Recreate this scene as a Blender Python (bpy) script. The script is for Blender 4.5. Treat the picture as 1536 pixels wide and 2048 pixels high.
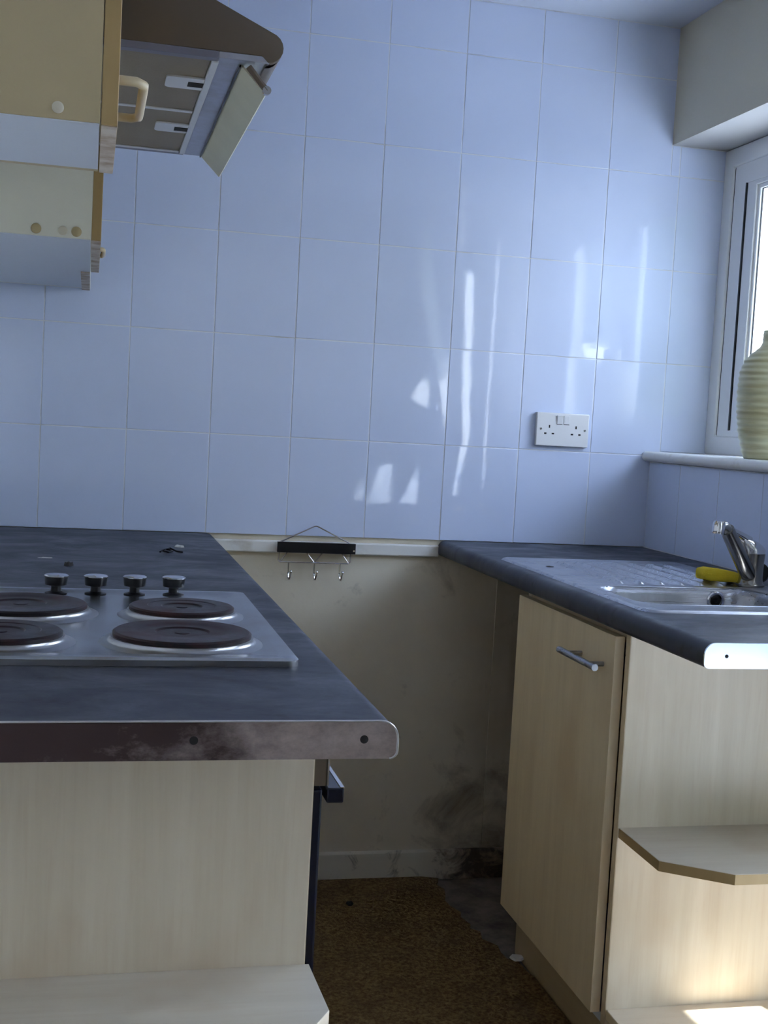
import bpy, bmesh, math, random
from mathutils import Vector, Matrix
random.seed(7)
R = math.radians
scene = bpy.context.scene
for o in list(bpy.data.objects):
    bpy.data.objects.remove(o)
COL = scene.collection

# ------------------------------------------------------------------ camera
YAW, PITCH, ROLL = 0.2372, -0.0715, 0.0546
CAM = Vector((-0.2885, -3.0586, 1.1934))
fw = Vector((math.sin(YAW)*math.cos(PITCH), math.cos(YAW)*math.cos(PITCH), math.sin(PITCH)))
rt = Vector((math.cos(YAW), -math.sin(YAW), 0)); up = rt.cross(fw)
r2 = math.cos(ROLL)*rt + math.sin(ROLL)*up
u2 = -math.sin(ROLL)*rt + math.cos(ROLL)*up
cd = bpy.data.cameras.new('camera'); cam = bpy.data.objects.new('camera', cd); COL.objects.link(cam)
cam.matrix_world = Matrix(((r2.x, u2.x, -fw.x, CAM.x), (r2.y, u2.y, -fw.y, CAM.y), (r2.z, u2.z, -fw.z, CAM.z), (0, 0, 0, 1)))
cd.sensor_fit = 'VERTICAL'; cd.sensor_height = 24.0; cd.lens = 24.0*2475.0/2048.0
cd.clip_start = 0.02; cd.clip_end = 400
scene.camera = cam

# ------------------------------------------------------------------ sky, sun, exposure
SKY_STRENGTH, SUN_STRENGTH, EXPOSURE = 2.2, 10.0, 2.92
w = bpy.data.worlds.new('sky'); scene.world = w; w.use_nodes = True
nt = w.node_tree; nt.nodes.clear()
# bright hazy sky: the same all round, whiter towards the horizon, bluer overhead
tcw = nt.nodes.new('ShaderNodeTexCoord'); sxw = nt.nodes.new('ShaderNodeSeparateXYZ'); nt.links.new(tcw.outputs['Generated'], sxw.inputs[0])
rw_ = nt.nodes.new('ShaderNodeValToRGB'); e = rw_.color_ramp.elements
e[0].position = 0.0; e[0].color = (.86, .91, 1.0, 1); e[1].position = .7; e[1].color = (.46, .60, .98, 1)
nt.links.new(sxw.outputs['Z'], rw_.inputs[0])
bg = nt.nodes.new('ShaderNodeBackground'); bg.inputs['Strength'].default_value = SKY_STRENGTH
wo = nt.nodes.new('ShaderNodeOutputWorld')
nt.links.new(rw_.outputs[0], bg.inputs[0]); nt.links.new(bg.outputs[0], wo.inputs[0])
sd = bpy.data.lights.new('sun', 'SUN'); sd.energy = SUN_STRENGTH; sd.angle = R(0.6); sd.color = (1.0, 0.98, 0.97)
so = bpy.data.objects.new('sun', sd); COL.objects.link(so); so.location = (4, -9, 9)
so.rotation_euler = Vector((-0.284, 0.959, -1.40)).to_track_quat('-Z', 'Y').to_euler()
vs = scene.view_settings
scene.display_settings.display_device = 'sRGB'
vs.view_transform = 'Standard'; vs.look = 'None'; vs.gamma = 1.0; vs.use_curve_mapping = False; vs.exposure = EXPOSURE

WIN = (-1.25, 0.0, 1.157, 1.962)       # y0 y1 z0 z1 of the window over the sink
# further openings along the right wall (y0 y1 z0 z1): added sidelight, glazed back door, rear window
SIDE = [(-1.893, -1.40, .04, 1.90), (-2.75, -1.90, .52, 2.24), (-4.10, -2.77, .70, 1.55)]
XI = 1.202                             # outer face of the thin wall around them

# ------------------------------------------------------------------ helpers
class MB:
    def __init__(s): s.v = []; s.f = []
    def add(s, vs_, fs):
        n = len(s.v); s.v += [tuple(p) for p in vs_]; s.f += [tuple(i+n for i in f) for f in fs]; return s
    def box(s, x0, x1, y0, y1, z0, z1):
        x0, x1 = sorted((x0, x1)); y0, y1 = sorted((y0, y1)); z0, z1 = sorted((z0, z1))
        return s.add([(x0,y0,z0),(x1,y0,z0),(x1,y1,z0),(x0,y1,z0),(x0,y0,z1),(x1,y0,z1),(x1,y1,z1),(x0,y1,z1)],
                     [(0,3,2,1),(4,5,6,7),(0,1,5,4),(1,2,6,5),(2,3,7,6),(3,0,4,7)])
    def prism(s, poly, axis, a, b):
        """poly: 2-D points in the two axes that are left, extruded along axis"""
        def P(p, t): return {'x': (t, p[0], p[1]), 'y': (p[0], t, p[1]), 'z': (p[0], p[1], t)}[axis]
        n = len(poly)
        return s.add([P(p, a) for p in poly]+[P(p, b) for p in poly],
                     [tuple(range(n)), tuple(range(2*n-1, n-1, -1))]+[(i, i+n, (i+1) % n+n, (i+1) % n) for i in range(n)])
    def loft(s, loops, cap0=True, cap1=True):
        n = len(loops[0]); fs = []
        for k in range(len(loops)-1):
            for i in range(n):
                j = (i+1) % n; fs.append((k*n+i, k*n+j, (k+1)*n+j, (k+1)*n+i))
        if cap0: fs.append(tuple(range(n-1, -1, -1)))
        if cap1: fs.append(tuple((len(loops)-1)*n+i for i in range(n)))
        return s.add([p for l in loops for p in l], fs)
    def lathe(s, prof, c, axis=(0, 0, 1), seg=32, cap0=True, cap1=True):
        ax = Vector(axis).normalized(); t = Vector((1, 0, 0)) if abs(ax.x) < .9 else Vector((0, 1, 0))
        e1 = ax.cross(t).normalized(); e2 = ax.cross(e1); c = Vector(c)
        return s.loft([[c+ax*h+(e1*math.cos(2*math.pi*i/seg)+e2*math.sin(2*math.pi*i/seg))*r for i in range(seg)] for r, h in prof], cap0, cap1)
    def tube(s, pts, r, seg=10, closed=False):
        pts = [Vector(p) for p in pts]; n = len(pts); loops = []; ref = None
        rs = r if isinstance(r, (list, tuple)) else [r]*n
        for i, p in enumerate(pts):
            a = pts[(i-1) % n] if (closed or i > 0) else p; b = pts[(i+1) % n] if (closed or i < n-1) else p
            t = (b-a).normalized()
            if ref is None: ref = Vector((0, 0, 1)) if abs(t.z) < .9 else Vector((1, 0, 0))
            e1 = (ref-t*ref.dot(t)).normalized(); e2 = t.cross(e1); ref = e1
            loops.append([p+(e1*math.cos(2*math.pi*k/seg)+e2*math.sin(2*math.pi*k/seg))*rs[i] for k in range(seg)])
        if closed: loops.append(loops[0]); return s.loft(loops, False, False)
        return s.loft(loops)
    def build(s, name, mat, parent=None, bevel=0, seg=2, smooth=35, origin=None, jitter=None):
        org = Vector(origin) if origin else (parent.matrix_world.translation if parent else Vector((0, 0, 0)))
        if parent and origin is None: org = WORLD[parent.name]
        bm = bmesh.new()
        vv = [bm.verts.new(Vector(p)-org) for p in s.v]
        for f in s.f:
            try: bm.faces.new([vv[i] for i in f])
            except ValueError: pass
        bmesh.ops.recalc_face_normals(bm, faces=bm.faces)
        if bevel: bmesh.ops.bevel(bm, geom=[e for e in bm.edges if len(e.link_faces) == 2 and e.calc_face_angle(0) > .5], offset=bevel, segments=seg, profile=.5, affect='EDGES', clamp_overlap=True)
        me = bpy.data.meshes.new(name); bm.to_mesh(me); bm.free()
        if bevel and smooth in (35, 25): smooth = 20
        if smooth:
            me.polygons.foreach_set('use_smooth', [True]*len(me.polygons)); me.set_sharp_from_angle(angle=R(smooth))
        for m in (mat if isinstance(mat, (list, tuple)) else [mat]): me.materials.append(m)
        o = bpy.data.objects.new(name, me); COL.objects.link(o)
        if parent: o.parent = parent; o.location = org-WORLD[parent.name]
        else: o.location = org
        WORLD[o.name] = org.copy()
        return o
WORLD = {}
def tag(o, label=None, cat=None, group=None, kind=None):
    for k, v_ in (('label', label), ('category', cat), ('group', group), ('kind', kind)):
        if v_: o[k] = v_
    return o
def thing(name, loc, label, cat, group=None, kind=None):
    o = bpy.data.objects.new(name, None); COL.objects.link(o); o.location = loc; o.empty_display_size = .05
    WORLD[o.name] = Vector(loc); return tag(o, label, cat, group, kind)
def B(*a): return MB().box(*a)
def rrect(x0, x1, y0, y1, r, n=6):
    out = []
    for cx, cy, a0 in ((x1-r, y0+r, -90), (x1-r, y1-r, 0), (x0+r, y1-r, 90), (x0+r, y0+r, 180)):
        for k in range(n+1):
            a = R(a0+90*k/n); out.append((cx+r*math.cos(a), cy+r*math.sin(a)))
    return out
def arc(cx, cy, r, a0, a1, n):
    return [(cx+r*math.cos(R(a0+(a1-a0)*k/n)), cy+r*math.sin(R(a0+(a1-a0)*k/n))) for k in range(n+1)]

# ------------------------------------------------------------------ materials
class Mat:
    def __init__(s, name, base=(.8, .8, .8), rough=.5, metal=0, spec=.5, coat=0):
        s.m = bpy.data.materials.new(name); s.m.use_nodes = True; s.t = s.m.node_tree
        s.b = s.t.nodes['Principled BSDF']; s.b.inputs['Base Color'].default_value = (*base, 1)
        s.b.inputs['Roughness'].default_value = rough; s.b.inputs['Metallic'].default_value = metal
        s.b.inputs['Specular IOR Level'].default_value = spec; s.b.inputs['Coat Weight'].default_value = coat
        s.bumpn = None
    def N(s, typ, **kw):
        n = s.t.nodes.new(typ)
        for k, v_ in kw.items():
            if hasattr(n, k): setattr(n, k, v_)
            else: n.inputs[k].default_value = v_
        return n
    def L(s, a, b): s.t.links.new(a, b)
    def coords(s, scale=(1, 1, 1), loc=(0, 0, 0), rand=True):
        tc = s.N('ShaderNodeTexCoord'); mp = s.N('ShaderNodeMapping'); mp.inputs['Scale'].default_value = scale
        mp.inputs['Location'].default_value = loc; s.L(tc.outputs['Object'], mp.inputs[0])
        return mp.outputs[0]
    def noise(s, scale=5, detail=4, rough=.55, stretch=(1, 1, 1), loc=(0, 0, 0), dist=0):
        n = s.N('ShaderNodeTexNoise'); n.inputs['Scale'].default_value = scale; n.inputs['Detail'].default_value = detail
        n.inputs['Roughness'].default_value = rough; n.inputs['Distortion'].default_value = dist
        s.L(s.coords(stretch, loc), n.inputs['Vector']); return n.outputs['Fac']
    def ramp(s, fac, *stops):
        r = s.N('ShaderNodeValToRGB'); e = r.color_ramp.elements
        while len(e) < len(stops): e.new(.5)
        for q, (p, c) in zip(e, stops): q.position = p; q.color = (*c, 1) if isinstance(c, tuple) else (c, c, c, 1)
        s.L(fac, r.inputs[0]); return r.outputs[0]
    def mix(s, fac, a, b, mode='MIX'):
        n = s.N('ShaderNodeMix', data_type='RGBA', blend_type=mode)
        for sock, v_ in ((n.inputs[0], fac), (n.inputs[6], a), (n.inputs[7], b)):
            if hasattr(v_, 'is_output'): s.L(v_, sock)
            elif isinstance(v_, tuple): sock.default_value = (*v_, 1)
            else: sock.default_value = v_
        return n.outputs[2]
    def math(s, op, a, b=0.0):
        n = s.N('ShaderNodeMath', operation=op)
        for sock, v_ in zip(n.inputs, (a, b)):
            if hasattr(v_, 'is_output'): s.L(v_, sock)
            else: sock.default_value = v_
        return n.outputs[0]
    def color(s, c): s.L(c, s.b.inputs['Base Color']); return s
    def roughness(s, c): s.L(c, s.b.inputs['Roughness']); return s
    def bump(s, h, strength=.2, dist=.002):
        n = s.N('ShaderNodeBump'); n.inputs['Strength'].default_value = strength; n.inputs['Distance'].default_value = dist
        s.L(h, n.inputs['Height'])
        if s.bumpn: s.L(s.bumpn.outputs[0], n.inputs['Normal'])
        s.L(n.outputs[0], s.b.inputs['Normal']); s.bumpn = n; return s

# glazed white tile
m = Mat('glazed_white_tile', (.80, .81, .83), .035)
m.color(m.mix(m.ramp(m.noise(3, 3), (.45, 0), (.8, 1)), (.62, .69, .875), (.59, .66, .845)))
m.bump(m.noise(14, 2, .5), .10, .0012); m.bump(m.noise(90, 2, .5), .06, .0004)
TILE = m.m
m = Mat('tile_grout', (.70, .69, .66), .85)
m.color(m.mix(m.ramp(m.noise(9, 5), (.5, 0), (.72, 1)), (.74, .76, .82), (.52, .51, .52))); GROUT = m.m
# beige plaster with damp and mould towards the dug-out corner by the sink unit
m = Mat('beige_plaster_stained', (.6, .54, .42), .8)
tc = m.N('ShaderNodeTexCoord'); sx = m.N('ShaderNodeSeparateXYZ'); m.L(tc.outputs['Object'], sx.inputs[0])
base = m.mix(m.ramp(m.noise(4, 5), (.35, 0), (.7, 1)), (.76, .70, .57), (.68, .61, .48))
nz = m.noise(7, 8, .65, dist=.6)
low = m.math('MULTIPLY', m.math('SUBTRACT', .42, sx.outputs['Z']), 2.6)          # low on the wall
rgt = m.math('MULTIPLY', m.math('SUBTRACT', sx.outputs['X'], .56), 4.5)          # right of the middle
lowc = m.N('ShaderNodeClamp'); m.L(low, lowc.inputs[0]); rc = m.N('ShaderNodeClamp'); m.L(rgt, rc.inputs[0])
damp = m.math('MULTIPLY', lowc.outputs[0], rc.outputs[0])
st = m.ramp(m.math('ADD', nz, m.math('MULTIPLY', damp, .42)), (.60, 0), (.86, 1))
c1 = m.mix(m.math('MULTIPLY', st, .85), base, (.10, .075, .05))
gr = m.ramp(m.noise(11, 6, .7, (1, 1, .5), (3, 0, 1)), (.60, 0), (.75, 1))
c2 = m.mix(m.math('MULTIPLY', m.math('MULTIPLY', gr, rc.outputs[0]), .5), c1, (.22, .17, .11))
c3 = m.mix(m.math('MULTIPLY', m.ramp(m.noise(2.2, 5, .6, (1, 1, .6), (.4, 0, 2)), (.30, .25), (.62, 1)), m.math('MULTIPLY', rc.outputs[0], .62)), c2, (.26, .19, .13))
m.color(c3); m.bump(m.noise(60, 5), .25, .002); PLASTER = m.m
m = Mat('cream_plaster', (0.612, 0.574, 0.458), .8); m.color(m.mix(m.noise(3, 4), (0.632, 0.594, 0.475), (0.581, 0.544, 0.431)))
m.bump(m.noise(55, 5), .2, .0015); CREAM = m.m
m = Mat('pale_plaster', (.78, .78, .77), .8); PALE = m.m
m = Mat('white_paint', (.66, .70, .80), .65); m.color(m.mix(m.noise(5, 4), (.66, .70, .80), (.61, .65, .75)))
m.bump(m.noise(70, 4), .12, .001); WHITE = m.m
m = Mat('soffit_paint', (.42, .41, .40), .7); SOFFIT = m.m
m = Mat('gloss_white_paint', (.76, .75, .71), .35); m.color(m.mix(m.ramp(m.noise(14, 6), (.55, 0), (.75, 1)), (.78, .77, .73), (.55, .50, .42))); GLOSSW = m.m
m = Mat('skirting_paint', (.66, .62, .52), .5)
tc = m.N('ShaderNodeTexCoord'); sx = m.N('ShaderNodeSeparateXYZ'); m.L(tc.outputs['Object'], sx.inputs[0])
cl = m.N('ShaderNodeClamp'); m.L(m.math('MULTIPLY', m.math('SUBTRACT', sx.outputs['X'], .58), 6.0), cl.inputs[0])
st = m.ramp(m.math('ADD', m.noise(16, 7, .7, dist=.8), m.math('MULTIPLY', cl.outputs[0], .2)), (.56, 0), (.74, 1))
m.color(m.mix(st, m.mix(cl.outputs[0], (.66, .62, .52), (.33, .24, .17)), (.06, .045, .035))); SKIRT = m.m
m = Mat('upvc', (.80, .81, .82), .22); m.bump(m.noise(300, 2), .02, .0005); UPVC = m.m
m = Mat('black_gasket', (.01, .01, .012), .6); GASKET = m.m
# slate-look laminate worktop
m = Mat('slate_laminate', (.045, .05, .065), .34)
n1 = m.noise(5, 8, .7, (1, 1.6, 1), dist=.5); n2 = m.noise(38, 5, .6)
c = m.mix(m.ramp(n1, (.35, 0), (.7, 1)), (0.020, 0.022, 0.032), (0.039, 0.042, 0.058))
m.color(m.mix(m.ramp(n2, (.56, 0), (.70, .8)), c, (.012, .010, .011)))
m.roughness(m.ramp(n1, (.36, .30), (.64, .54))); m.b.inputs['Specular IOR Level'].default_value = .3; m.bump(m.noise(120, 4), .06, .0006); SLATE = m.m
# pale maple-effect board
def maple(name, a, b, c_, rough=.42, ax='z'):
    m = Mat(name, a, rough)
    s1 = (9, 9, .55) if ax == 'z' else ((9, .55, 9) if ax == 'y' else (.55, 9, 9))
    g = m.noise(2.2, 5, .6, s1, dist=.3); g2 = m.noise(12, 4, .6, s1)
    k = m.noise(5.5, 3, .5, (1, 1, .6), (1.3, .2, 4))
    col = m.mix(m.ramp(g, (.36, 0), (.66, 1)), a, b)
    col = m.mix(m.ramp(g2, (.5, 0), (.8, .35)), col, c_)
    col = m.mix(m.ramp(k, (.54, 0), (.70, .6)), col, c_)
    m.color(col); m.bump(g2, .03, .0006); return m.m
MAPLE = maple('maple_board', (0.722, 0.631, 0.486), (0.636, 0.544, 0.400), (0.570, 0.430, 0.284))
MAPLE_X = maple('maple_shelf', (0.703, 0.622, 0.490), (0.636, 0.558, 0.430), (0.570, 0.448, 0.310), ax='x')
MAPLE_DOOR = maple('maple_door', (0.660, 0.540, 0.340), (0.580, 0.468, 0.285), (0.520, 0.378, 0.215))
PLINTH = maple('maple_plinth', (0.520, 0.405, 0.244), (0.450, 0.342, 0.200), (0.400, 0.279, 0.148), ax='y')
m = Mat('edge_banding', (0.660, 0.540, 0.355), .4); m.color(m.mix(m.noise(20, 3, .5, (1, 1, .1)), (0.700, 0.576, 0.385), (0.580, 0.459, 0.289))); EDGE = m.m
m = Mat('yellowed_laminate', (0.454, 0.370, 0.213), .5); m.color(m.mix(m.noise(4, 5), (0.484, 0.393, 0.230), (0.422, 0.337, 0.189))); m.bump(m.noise(150, 3), .08, .0006); YELLOW = m.m
m = Mat('cream_laminate', (.72, .70, .58), .5); m.color(m.mix(m.noise(4, 5), (.74, .72, .605), (.68, .66, .545))); CREAML = m.m
m = Mat('golden_edge', (0.390, 0.266, 0.106), .45); m.color(m.mix(m.noise(30, 4, .6, (1, 1, .15)), (0.421, 0.295, 0.130), (0.328, 0.214, 0.081))); GOLD = m.m
m = Mat('white_melamine', (0.556, 0.596, 0.663), .4); m.color(m.mix(m.ramp(m.noise(10, 6, .7, (.3, 3, 1)), (.6, 0), (.75, .5)), (0.562, 0.604, 0.671), (0.365, 0.341, 0.306))); MELA = m.m
m = Mat('worn_edge', (.5, .43, .34), .6); m.color(m.mix(m.ramp(m.noise(25, 5), (.4, 0), (.65, 1)), (.60, .54, .47), (.34, .24, .15))); WORN = m.m
m = Mat('brown_cap', (.42, .33, .17), .5); CAPB = m.m
m = Mat('aged_plastic', (.50, .42, .27), .4); HANDP = m.m
m = Mat('cream_plastic', (.58, .53, .41), .45); CREAMP = m.m
# metals
m = Mat('brushed_steel', (.60, .60, .59), .3, 1); m.roughness(m.ramp(m.noise(3, 6, .7, (1, 60, 60)), (.3, .22), (.7, .4)))
m.color(m.mix(m.ramp(m.noise(9, 6, .7), (.5, 0), (.75, 1)), (.38, .39, .43), (.29, .29, .31))); STEEL = m.m
m = Mat('hob_steel', (.55, .56, .58), .26, 1); n = m.noise(7, 7, .7)
m.color(m.mix(m.ramp(n, (.45, 0), (.75, 1)), (.40, .41, .43), (.30, .28, .27))); HOBST = m.m
m = Mat('chrome', (.72, .72, .73), .12, 1); CHROME = m.m
m = Mat('dull_chrome', (.40, .40, .41), .28, 1); DULLC = m.m
m = Mat('tarnished_chrome', (.42, .40, .36), .22, 1); m.color(m.mix(m.noise(30, 4), (.34, .33, .31), (.24, .23, .21))); TAPM = m.m
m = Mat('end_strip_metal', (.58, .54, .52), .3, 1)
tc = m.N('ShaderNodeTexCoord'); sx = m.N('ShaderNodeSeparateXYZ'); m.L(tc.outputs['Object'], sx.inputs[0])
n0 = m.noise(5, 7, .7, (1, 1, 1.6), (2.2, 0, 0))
gx = m.N('ShaderNodeClamp'); m.L(m.math('MULTIPLY', m.math('SUBTRACT', .205, sx.outputs['X']), 3.2), gx.inputs[0])  # room reflection painted in: colour darkens towards the left end
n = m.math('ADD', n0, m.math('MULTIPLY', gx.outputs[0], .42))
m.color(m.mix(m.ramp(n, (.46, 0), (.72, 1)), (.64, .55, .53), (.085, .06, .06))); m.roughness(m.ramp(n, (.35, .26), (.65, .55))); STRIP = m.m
m = Mat('clean_strip_metal', (.90, .90, .90), .14, 1); STRIPC = m.m
m = Mat('strip_edge', (.72, .72, .72), .3, 1); STRIPE = m.m
m = Mat('cast_iron', (.035, .024, .024), .5, 0, .22); n = m.noise(14, 6, .7)
m.color(m.mix(m.ramp(n, (.42, 0), (.66, 1)), (.010, .008, .011), (.045, .018, .016))); m.roughness(m.ramp(n, (.3, .28), (.7, .5))); m.bump(n, .25, .0015); IRON = m.m
m = Mat('black_plastic', (.006, .006, .008), .3, 0, .3); BLACK = m.m
m = Mat('dark_hole', (.012, .01, .01), .9); HOLE = m.m
m = Mat('navy_enamel', (0.005, 0.006, 0.016), .25); NAVY = m.m
m = Mat('oven_glass', (.006, .006, .008), .08); OVENG = m.m
m = Mat('brown_enamel', (.10, .078, .055), .45); m.color(m.mix(m.noise(6, 4), (.115, .088, .06), (.085, .066, .05))); HOODB = m.m
m = Mat('greasy_filter', (.27, .23, .16), .5, .4); m.color(m.mix(m.noise(9, 6), (.33, .28, .19), (.21, .175, .12))); m.bump(m.noise(500, 1), .3, .0006); FILT = m.m
m = Mat('hood_rail_metal', (.55, .55, .58), .35, .8); m.color(m.mix(m.ramp(m.noise(14, 6, .7), (.45, 0), (.75, 1)), (.44, .45, .52), (.32, .31, .33))); RAIL = m.m
m = Mat('visor_grey', (0.562, 0.585, 0.475), .4); m.color(m.mix(m.noise(12, 5), (0.625, 0.650, 0.525), (0.475, 0.494, 0.400))); VISOR = m.m
m = Mat('dark_rail', (.20, .20, .25), .4, .6); VISDK = m.m
m = Mat('filter_tab', (.66, .67, .68), .35, .3); TABM = m.m
# floor
m = Mat('brown_carpet', (0.200, 0.117, 0.044), .95, 0, .1)
f1 = m.noise(120, 3, .75); f2 = m.noise(9, 6, .65)
c = m.mix(m.ramp(f1, (.36, 0), (.66, 1)), (0.118, 0.063, 0.024), (0.296, 0.201, 0.086))
m.color(m.mix(m.ramp(f2, (.50, 0), (.74, .65)), c, (.085, .045, .025))); m.bump(f1, 1.0, .006); CARPET = m.m
m = Mat('concrete', (.30, .27, .24), .9); c = m.noise(12, 7, .7)
m.color(m.mix(m.ramp(c, (.38, 0), (.66, 1)), (.24, .195, .16), (.10, .075, .06))); m.bump(c, .4, .004); CONC = m.m
m = Mat('paving', (.3, .32, .35), .9); m.color(m.mix(m.noise(2, 6), (.26, .29, .33), (.33, .36, .40))); PATIO = m.m
m = Mat('brick_render', (.42, .35, .30), .9); m.color(m.mix(m.noise(1.5, 6), (.40, .33, .28), (.30, .25, .21))); RENDER = m.m
# small things
m = Mat('celadon_glaze', (.55, .55, .30), .3)
g = m.noise(2.5, 5, .6, (1, 1, 14)); m.color(m.mix(m.ramp(g, (.35, 0), (.7, 1)), (.70, .70, .46), (.45, .38, .17))); VASE = m.m
m = Mat('sponge_foam', (.75, .56, .02), .9); m.color(m.mix(m.noise(40, 4), (.80, .62, .03), (.62, .43, .02))); m.bump(m.noise(300, 3), .6, .002); SPONGE = m.m
m = Mat('socket_plastic', (.72, .72, .73), .35); SOCK = m.m
m = Mat('wire_metal', (.50, .48, .47), .25, 1); WIRE = m.m
m = Mat('paper_scrap', (.70, .68, .63), .8); PAPER = m.m
m = Mat('dark_crumb', (.02, .017, .015), .8); CRUMB = m.m
m = Mat('mask_cloth', (.36, .34, .31), .9); MASK_CLOTH = m.m
m = Mat('net_curtain', (.80, .80, .80), .9); tl = m.N('ShaderNodeBsdfTranslucent'); tl.inputs[0].default_value = (.80, .81, .83, 1)
ms = m.N('ShaderNodeMixShader'); ms.inputs[0].default_value = .6; m.L(m.b.outputs[0], ms.inputs[1]); m.L(tl.outputs[0], ms.inputs[2])
m.L(ms.outputs[0], m.t.nodes['Material Output'].inputs[0]); CLOTH = m.m
# clear pane: mirror film over plain transmission
gm = bpy.data.materials.new('window_glass'); gm.use_nodes = True; t = gm.node_tree; t.nodes.clear()
tr = t.nodes.new('ShaderNodeBsdfTransparent'); tr.inputs[0].default_value = (.94, .96, .95, 1)
gl = t.nodes.new('ShaderNodeBsdfGlossy'); gl.inputs['Roughness'].default_value = .01
lwt = t.nodes.new('ShaderNodeLayerWeight'); pw = t.nodes.new('ShaderNodeMath'); pw.operation = 'POWER'; pw.inputs[1].default_value = 5
fr = t.nodes.new('ShaderNodeMath'); fr.operation = 'MULTIPLY_ADD'; fr.inputs[1].default_value = .94; fr.inputs[2].default_value = .04
t.links.new(lwt.outputs['Facing'], pw.inputs[0]); t.links.new(pw.outputs[0], fr.inputs[0]); mx = t.nodes.new('ShaderNodeMixShader'); ou = t.nodes.new('ShaderNodeOutputMaterial')
t.links.new(fr.outputs[0], mx.inputs[0]); t.links.new(tr.outputs[0], mx.inputs[1]); t.links.new(gl.outputs[0], mx.inputs[2]); t.links.new(mx.outputs[0], ou.inputs[0])
GLASS = gm

# ------------------------------------------------------------------ room shell
XL, XR, YB, CZ = -0.60, 1.175, -4.30, 2.262     # left wall, right wall, rear wall, ceiling
XO = 1.46                                        # outer face of the right wall
def struct(o, label=None, cat=None): return tag(o, label, cat, kind='structure')
fl = struct(B(XL-.1, XO, YB-.1, .1, -.08, .004).build('floor', CONC), 'bare grey concrete floor showing beside the sink unit', 'floor')
struct(B(XL-.1, 1.202, YB-.1, -1.36, CZ, CZ+.08).box(XL-.1, XO, -1.36, .1, CZ, CZ+.08).build('ceiling', WHITE), 'plain white ceiling above the tiles', 'ceiling')
mb = B(XL-.1, XO, -.0029, .15, .9008, CZ); mb.box(XL-.1, XO, .0042, .15, 0, .9006)
wb = struct(mb.build('wall_back', [GROUT, PLASTER], smooth=0), 'back wall, white tiled above the worktops, stained beige plaster below', 'wall')
for p_ in wb.data.polygons:
    if p_.center.z < .905: p_.material_index = 1
struct(B(XL-.1, XL, YB-.1, .1, 0, CZ).build('wall_left', PALE, smooth=0), 'cream plaster wall behind the wall cupboards', 'wall')
struct(B(XL-.1, XO, YB-.1, YB, 0, CZ).build('wall_rear', PALE, smooth=0), 'cream plaster wall at the rear end of the kitchen', 'wall')
# right wall: thick around the sink window, thin around the glazing further along
mb = B(XR, XO, -1.36, WIN[0], 0, CZ)
mb.box(XR-.0031, XO, WIN[0], 0, 0, 1.129); mb.box(XR, XO, WIN[0], 0, WIN[3], CZ)
y = YB
for a, b, z0, z1 in sorted(SIDE):
    mb.box(XR, XI, y, a, 0, CZ); mb.box(XR, XI, a, b, 0, z0); mb.box(XR, XI, a, b, z1, CZ); y = b
mb.box(XR, XI, y, -1.36, 0, CZ)
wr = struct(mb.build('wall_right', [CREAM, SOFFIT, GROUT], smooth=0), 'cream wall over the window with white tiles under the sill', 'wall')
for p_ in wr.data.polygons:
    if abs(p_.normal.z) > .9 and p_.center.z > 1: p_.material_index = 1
    elif p_.normal.x < -.9 and p_.center.z < 1.1 and p_.center.y > -1.25: p_.material_index = 2

# glazed tiles, each one its own piece
TW, TH, TG, TT = .2, .2456, .0025, .0062
tile_cache = {}
def tile_mesh(w_, h_):
    k = (round(w_, 4), round(h_, 4))
    if k not in tile_cache:
        o = B(-w_/2, w_/2, 0, TT, -h_/2, h_/2).build('tile', TILE, bevel=.0007, seg=2, smooth=20)
        tile_cache[k] = o.data; bpy.data.objects.remove(o)
    return tile_cache[k]
def add_tile(parent, c, w_, h_, rz=0):
    o = bpy.data.objects.new('tile', tile_mesh(w_, h_)); COL.objects.link(o); o.parent = parent; o.location = c
    o.rotation_euler = (R(random.uniform(-.16, .16)), R(random.uniform(-.05, .05)), rz+R(random.uniform(-.16, .16)))
for j in range(6):
    z0 = .9+TH*j; z1 = min(z0+TH, CZ-.001)
    for k in range(-3, 7):
        x0 = TW*k; x1 = x0+TW; a, b = x0+TG/2, x1-TG/2
        parts = [(z0, z1, XR-.001)]
        if j == 1: parts = [(z0, 1.157, XR-.001), (z0, z1, 1.338)] if k == 6 else [(z0, z1, 1.338)]
        if j in (2, 3): parts = [(z0, z1, 1.338)]
        if j == 4:
            parts = [(z0, z1, 1.338)] if k < 5 else ([(z0, z1, 1.338)] if k == 5 else [(z0, 1.961, 1.338)])
        for zl, zh, xm in parts:
            if j == 1 and xm < 1.3: continue
            lo = zl+TG/2
            if j == 1 and k == 6: lo = 1.158
            hi = zh-TG/2; e = min(b, xm)
            if j == 4 and k == 5: e = min(b, XR-.001)
            if e-a < .02 or hi-lo < .02: continue
            add_tile(wb, ((a+e)/2, -.004, (lo+hi)/2), e-a, hi-lo)
    # the strip of tile 5 that runs on into the window reveal
add_tile(wb, ((XR+1.2)/2, -.004, (.9+TH*4+TG/2+1.961)/2), 1.2-XR-TG, 1.961-.9-TH*4-TG)
yy = [0.0, -.185, -.385, -.585, -.785, -.985, -1.185, -1.25]
for a, b in zip(yy[:-1], yy[1:]):
    lo, hi = b+TG/2, min(a-TG/2, -.006)
    if hi-lo < .03: continue
    add_tile(wr, (XR-.0038, (lo+hi)/2, (.9015+1.127)/2), hi-lo, 1.127-.9015, rz=-math.pi/2)

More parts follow.
